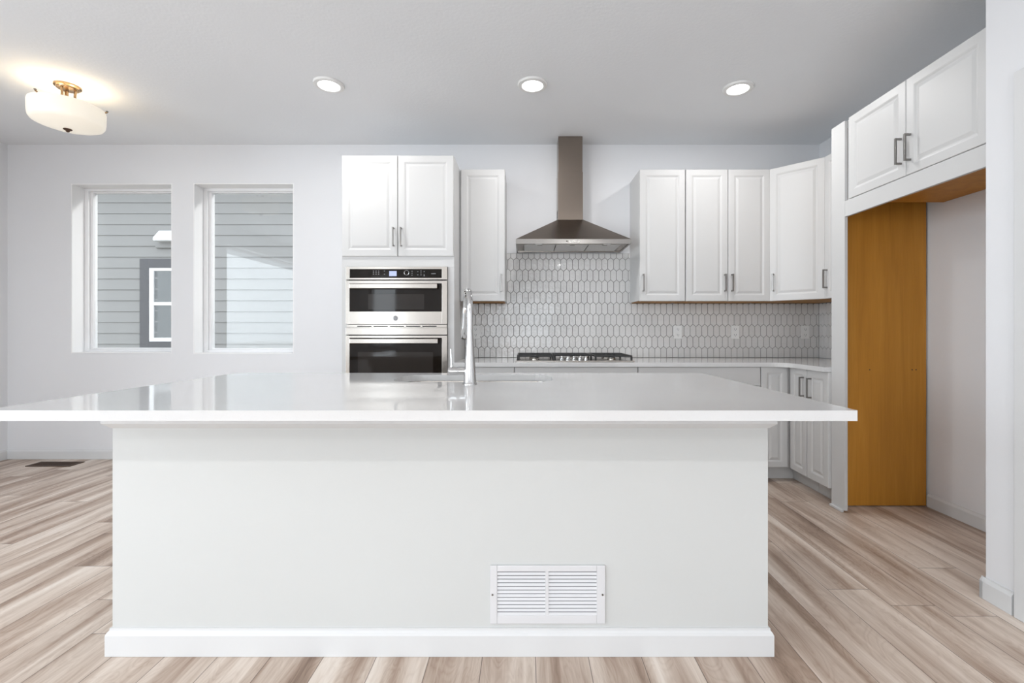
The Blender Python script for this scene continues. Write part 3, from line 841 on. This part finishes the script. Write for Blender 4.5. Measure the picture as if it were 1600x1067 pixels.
# faucet
fxp, fyp = -0.242, 2.028
t = thing('kitchen_faucet', 'tall chrome pull-down faucet standing by the island sink', 'faucet', (fxp, fyp, CT))
bm = bmesh.new()
lathe(bm, (0, 0, 0.0003), [(0.031, 0), (0.031, 0.004), (0.029, 0.007), (0.0275, 0.012), (0.0225, 0.09), (0.0170, 0.17), (0.0140, 0.225)], 36)
obj('faucet_body', bm, M['chrome'], t, True)
dirv = Vector((-0.052, 0.205, 0)); Lr = dirv.length; dn = dirv.normalized()
bm = bmesh.new(); path = [(0, 0, 0.2255), (0, 0, 0.26), (0, 0, 0.30)]
R_ = 0.078
for i in range(1, 17):
    a = PI*0.93*i/16
    path.append(tuple(dn*(R_-R_*math.cos(a)) + Vector((0, 0, 0.325+R_*1.15*math.sin(a)))))
tube(bm, path, [0.0132]*len(path), 20)
obj('spout', bm, M['chrome'], t, True)
e = Vector(path[-1]); dd = (Vector(path[-1])-Vector(path[-2])).normalized()
bm = bmesh.new(); tube(bm, [e+dd*0.001, e+dd*0.012, e+dd*0.03, e+dd*0.10, e+dd*0.145, e+dd*0.15], [0.0125, 0.0150, 0.0152, 0.0175, 0.0195, 0.016], 24)
hd = obj('spray_head', bm, M['chrome'], t, True)
bm = bmesh.new(); cyl(bm, e+dd*0.151, e+dd*0.154, 0.0145); obj('spray_nozzle', bm, M['slot'], hd)
bm = bmesh.new(); tube(bm, [(-0.012, 0, 0.058), (-0.05, 0, 0.058), (-0.056, 0, 0.058), (-0.092, 0, 0.058), (-0.095, 0, 0.058)], [0.0150, 0.0160, 0.0178, 0.0178, 0.015], 24)
hh = obj('handle', bm, M['chrome'], t, True)
bm = bmesh.new(); tube(bm, [(-0.080, 0, 0.072), (-0.081, 0, 0.10), (-0.083, -0.002, 0.155)], [0.0055, 0.0048, 0.0040], 12); obj('lever', bm, M['chrome'], hh, True)

# return air grille on the island front
s = 727/IY0
gx0, gx1 = (766-821)/s, (945-821)/s; gz1 = CAM_H-(882-517)/s; gz0 = CAM_H-(972.5-517)/s
t = thing('air_return_grille', 'white metal air return grille low on the island front', 'vent', ((gx0+gx1)/2, IY0, gz0))
gw = (gx1-gx0)/2; gh = gz1-gz0
px = lambda p: (p-821)/s-(gx0+gx1)/2
pz = lambda p: CAM_H-(p-517)/s-gz0
lz0, lz1 = pz(959.5), pz(891.5)
bm = bmesh.new()
bx(bm, -gw, px(777), -0.008, -0.0005, 0, gh, 0.002); bx(bm, px(932), gw, -0.008, -0.0005, 0, gh, 0.002)
bx(bm, px(777), px(932), -0.008, -0.0005, 0, lz0, 0.002); bx(bm, px(777), px(932), -0.008, -0.0005, lz1, gh, 0.002)
bx(bm, px(852), px(857), -0.007, -0.0005, lz0, lz1, 0.001)
obj('grille_frame', bm, M['grille'], t)
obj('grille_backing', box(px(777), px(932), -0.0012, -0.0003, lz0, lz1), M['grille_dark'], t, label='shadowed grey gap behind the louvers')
for xa, xb in ((777, 852), (857, 932)):
    bm = bmesh.new(); nl = 12; p = (lz1-lz0)/nl
    for i in range(nl):
        zb = lz0+i*p
        rings(bm, [[(px(xa), -0.0068, zb+0.0006), (px(xa), -0.0058, zb+0.0002), (px(xa), -0.0014, zb+p*0.62), (px(xa), -0.0024, zb+p*0.66)],
                   [(px(xb), -0.0068, zb+0.0006), (px(xb), -0.0058, zb+0.0002), (px(xb), -0.0014, zb+p*0.62), (px(xb), -0.0024, zb+p*0.66)]])
    obj('louver_bank', bm, M['grille'], t)
for xx in (px(769.8), px(941)):
    bm = bmesh.new(); cyl(bm, (xx, -0.0078, gh*0.5), (xx, -0.0095, gh*0.5), 0.0035, n=12); obj('screw', bm, M['nickel'], t)

# floor register by the windows
t = thing('floor_register', 'dark bronze floor register near the back wall under the windows', 'vent', (-3.935, 3.895, 0))
bm = bmesh.new()
bx(bm, -0.185, 0.185, -0.065, -0.05, 0.0005, 0.006, 0.001); bx(bm, -0.185, 0.185, 0.05, 0.065, 0.0005, 0.006, 0.001)
bx(bm, -0.185, -0.168, -0.05, 0.05, 0.0005, 0.006, 0.001); bx(bm, 0.168, 0.185, -0.05, 0.05, 0.0005, 0.006, 0.001)
obj('register_frame', bm, M['bronze'], t)
bm = bmesh.new()
for i in range(22): bx(bm, -0.165+i*0.0155, -0.1585+i*0.0155, -0.05, 0.05, 0.001, 0.005)
obj('register_slats', bm, M['bronze'], t)
obj('register_opening', box(-0.168, 0.168, -0.05, 0.05, 0.0003, 0.0009), M['slot'], t)

# ------------------------------------------------------------------ lamps
def downlight(X, Y, label, power=4.5, group='recessed lights over the kitchen'):
    t = thing('recessed_light', label, 'ceiling light', (X, Y, CH-0.016), 0, group)
    bm = bmesh.new()
    n = 48; pr = [(0.068, 0.010), (0.070, 0.002), (0.078, 0.0), (0.094, 0.004), (0.098, 0.012), (0.098, 0.0155), (0.068, 0.0155)]
    L = [[(r*math.cos(2*PI*q/n), r*math.sin(2*PI*q/n), z_) for r, z_ in pr] for q in range(n)]
    vs = [[bm.verts.new(p) for p in q] for q in L]
    for a in range(n):
        A, B = vs[a], vs[(a+1) % n]
        for i in range(len(pr)):
            j = (i+1) % len(pr); bm.faces.new((A[i], A[j], B[j], B[i]))
    obj('trim_ring', bm, M['plastic'], t, True)
    bm = bmesh.new(); cyl(bm, (0, 0, 0.008), (0, 0, 0.013), 0.0675, n=40); obj('lens', bm, M['led'], t, True, label='glowing white lens')
    l = bpy.data.lights.new('recessed_lamp', 'AREA'); l.shape = 'DISK'; l.size = 0.12; l.energy = power; l.color = (1, 0.985, 0.97)
    lo_ = bpy.data.objects.new('recessed_lamp', l); COL.objects.link(lo_); lo_.parent = t; lo_.location = (0, 0, -0.004)
    return t
sd = (517-131.5)/1.626
downlight((514-821)/sd, 727/sd, 'round glowing recessed ceiling light, leftmost of the three, above the oven tower side')
downlight((832-821)/sd, 727/sd, 'round glowing recessed ceiling light, middle of the three, in front of the range hood')
sd2 = (517-137)/1.626
downlight((1153-821)/sd2, 727/sd2, 'round glowing recessed ceiling light, rightmost of the three, in front of the right upper cabinets')

for i_, (X_, Y_) in enumerate(((-3.0, -1.1), (-1.0, -1.1), (0.9, -1.1), (-3.0, -2.9), (-1.0, -2.9), (0.9, -2.9))):  # unseen ceiling lights added to brighten the floor and walls
    downlight(X_, Y_, 'added fill light in the living area, made like a recessed ceiling light', 7.0, 'added fill lights over the living area')

FLX, FLY = -3.04, 3.09
t = thing('ceiling_lamp', 'semi-flush ceiling lamp with a lit white glass bowl and brass-coloured mount', 'lamp', (FLX, FLY, 2.43))
bm = bmesh.new(); lathe(bm, (0, 0, 0), [(0.0705, 0.3125), (0.0705, 0.303), (0.064, 0.298), (0.058, 0.296), (0.056, 0.290), (0.02, 0.286)], 40)
obj('canopy', bm, M['brass'], t, True)
for i in range(3):
    a = 0.5+i*2*PI/3; c, s3 = math.cos(a), math.sin(a)
    bm = bmesh.new()
    pth = [(0.040*c, 0.040*s3, 0.296), (0.036*c, 0.036*s3, 0.25), (0.040*c, 0.040*s3, 0.20), (0.075*c, 0.075*s3, 0.165), (0.13*c, 0.13*s3, 0.16), (0.192*c, 0.192*s3, 0.178), (0.202*c, 0.202*s3, 0.183)]
    tube(bm, pth, [0.0075, 0.0075, 0.007, 0.006, 0.005, 0.005, 0.005], 10)
    arm = obj('arm', bm, M['brass'], t, True)
    bm = bmesh.new(); lathe(bm, (0.200*c, 0.200*s3, 0.183), [(0.004, 0), (0.008, 0.003), (0.008, 0.007), (0.003, 0.010)], 14); obj('finial', bm, M['nickel'], arm, True)
bm = bmesh.new()
lathe(bm, (0, 0, 0), [(0.186, 0.176), (0.184, 0.178), (0.190, 0.178), (0.193, 0.165), (0.192, 0.10), (0.188, 0.075), (0.180, 0.062), (0.165, 0.055), (0.12, 0.040), (0.06, 0.029), (0.010, 0.026),
                      (0.010, 0.030), (0.06, 0.033), (0.12, 0.044), (0.163, 0.059), (0.176, 0.067), (0.184, 0.079), (0.187, 0.10), (0.187, 0.165), (0.186, 0.176)], 64, False, False)
obj('glass_bowl', bm, M['shade'], t, True, label='lit cream glass bowl')
bm = bmesh.new(); lathe(bm, (0, 0, 0), [(0.0225, 0.0265), (0.024, 0.023), (0.018, 0.019), (0.011, 0.016), (0.010, 0.010), (0.004, 0.006)], 28); obj('bottom_finial', bm, M['bronze'], t, True)
bm = bmesh.new(); cyl(bm, (0, 0, 0.028), (0, 0, 0.290), 0.005, n=12); obj('stem', bm, M['brass'], t, True)
for i in range(2):
    a = 0.2+i*PI; l = bpy.data.lights.new('lamp_bulb', 'POINT'); l.energy = 0.6; l.color = (1.0, 0.83, 0.58); l.shadow_soft_size = 0.028
    lo_ = bpy.data.objects.new('lamp_bulb', l); COL.objects.link(lo_); lo_.parent = t; lo_.location = (0.08*math.cos(a), 0.08*math.sin(a), 0.15)

# ------------------------------------------------------------------ outdoors
struct('ground', box(-40, 40, -60, 60, -0.50, -0.45), M['ground'])
NY = 7.4
HL = Vector((-5, NY, -0.45))
t = thing('neighbor_house', 'pale grey lap-sided house wall seen through the two windows', 'house', HL)
bm = bmesh.new(); pitch = 16.95/98.2; zs = CAM_H+(517-317)/98.2
k0 = -20
for kk in range(-24, 20):
    zb = zs + kk*pitch
    if zb < -0.44 or zb > 3.6: continue
    bx(bm, -14, 9.0, NY-0.009, NY+0.0, zb, zb+0.012)   # butt edge of the board
    P0 = [(-14, NY-0.016, zb), (-14, NY-0.003, zb+pitch), (-14, NY+0.02, zb+pitch), (-14, NY+0.02, zb)]
    rings(bm, [[Vector(p) for p in P0], [Vector((9.0, p[1], p[2])) for p in P0]])
shift(bm, -HL); obj('siding', bm, M['siding'], t)
def hb(x0, x1, y0, y1, z0, z1, bev=0.002):
    return shift(box(x0, x1, NY+y0, NY+y1, z0, z1, bev), -HL)
tx0, tx1, tz0, tz1 = -6.10, -5.06, 0.832, 2.257
bm = bmesh.new()
for a in ((tx0, tx0+0.14, tz0, tz1), (tx1-0.14, tx1, tz0, tz1), (tx0+0.14, tx1-0.14, tz1-0.14, tz1), (tx0+0.14, tx1-0.14, tz0, tz0+0.117)):
    bx(bm, a[0], a[1], NY-0.045, NY-0.005, a[2], a[3], 0.002)
shift(bm, -HL); wf = obj('window_surround', bm, M['darkgrey'], t, label='dark grey board surround')
wx0, wx1, wz0, wz1 = -5.96, -5.20, 0.949, 2.117; f = 0.075
bm = bmesh.new()
for a in ((wx0, wx0+f, wz0, wz1), (wx1-f, wx1, wz0, wz1), (wx0+f, wx1-f, wz1-0.05, wz1), (wx0+f, wx1-f, wz0, wz0+0.06), (wx0+f, wx1-f, 1.522, 1.575)):
    bx(bm, a[0], a[1], NY-0.035, NY-0.012, a[2], a[3], 0.003)
shift(bm, -HL); wn = obj('window', bm, M['vinyl'], t, label='white double-hung window frame')
bm = bmesh.new()
nb = int((wz1-wz0-0.1)/0.024)
for i in range(nb):
    zb = wz0+0.06+i*0.024
    rings(bm, [[(xx, NY-0.017, zb), (xx, NY-0.0165, zb), (xx, NY-0.0195, zb+0.0225), (xx, NY-0.020, zb+0.0225)] for xx in (wx0+f+0.05, wx1-f)])
shift(bm, -HL); obj('blinds', bm, M['blind'], wn)
obj('window_pane', hb(wx0+f, wx1-f, -0.0265, -0.0245, wz0+0.05, wz1-0.04, 0), M['glass'], wn)
obj('window_backing', hb(wx0+f-0.01, wx1-f+0.01, -0.0145, -0.012, wz0+0.04, wz1-0.03, 0), M['darkgrey'], wn)
vb = obj('vent_block', hb(-5.85, -5.45, -0.05, -0.005, 2.43, 2.775, 0.004), M['siding'], t)
bm = bmesh.new(); P0 = [(NY-0.05, 2.70), (NY-0.17, 2.57), (NY-0.17, 2.525), (NY-0.05, 2.525)]
rings(bm, [[(xx, a, b) for a, b in P0] for xx in (-5.79, -5.5)]); shift(bm, -HL); obj('vent_hood', bm, M['vinyl'], vb, label='white vent hood')
obj('roof', shift(box(-14.3, 9.3, NY-0.5, NY+4, 3.75, 3.9), -HL), M['darkgrey'], t)
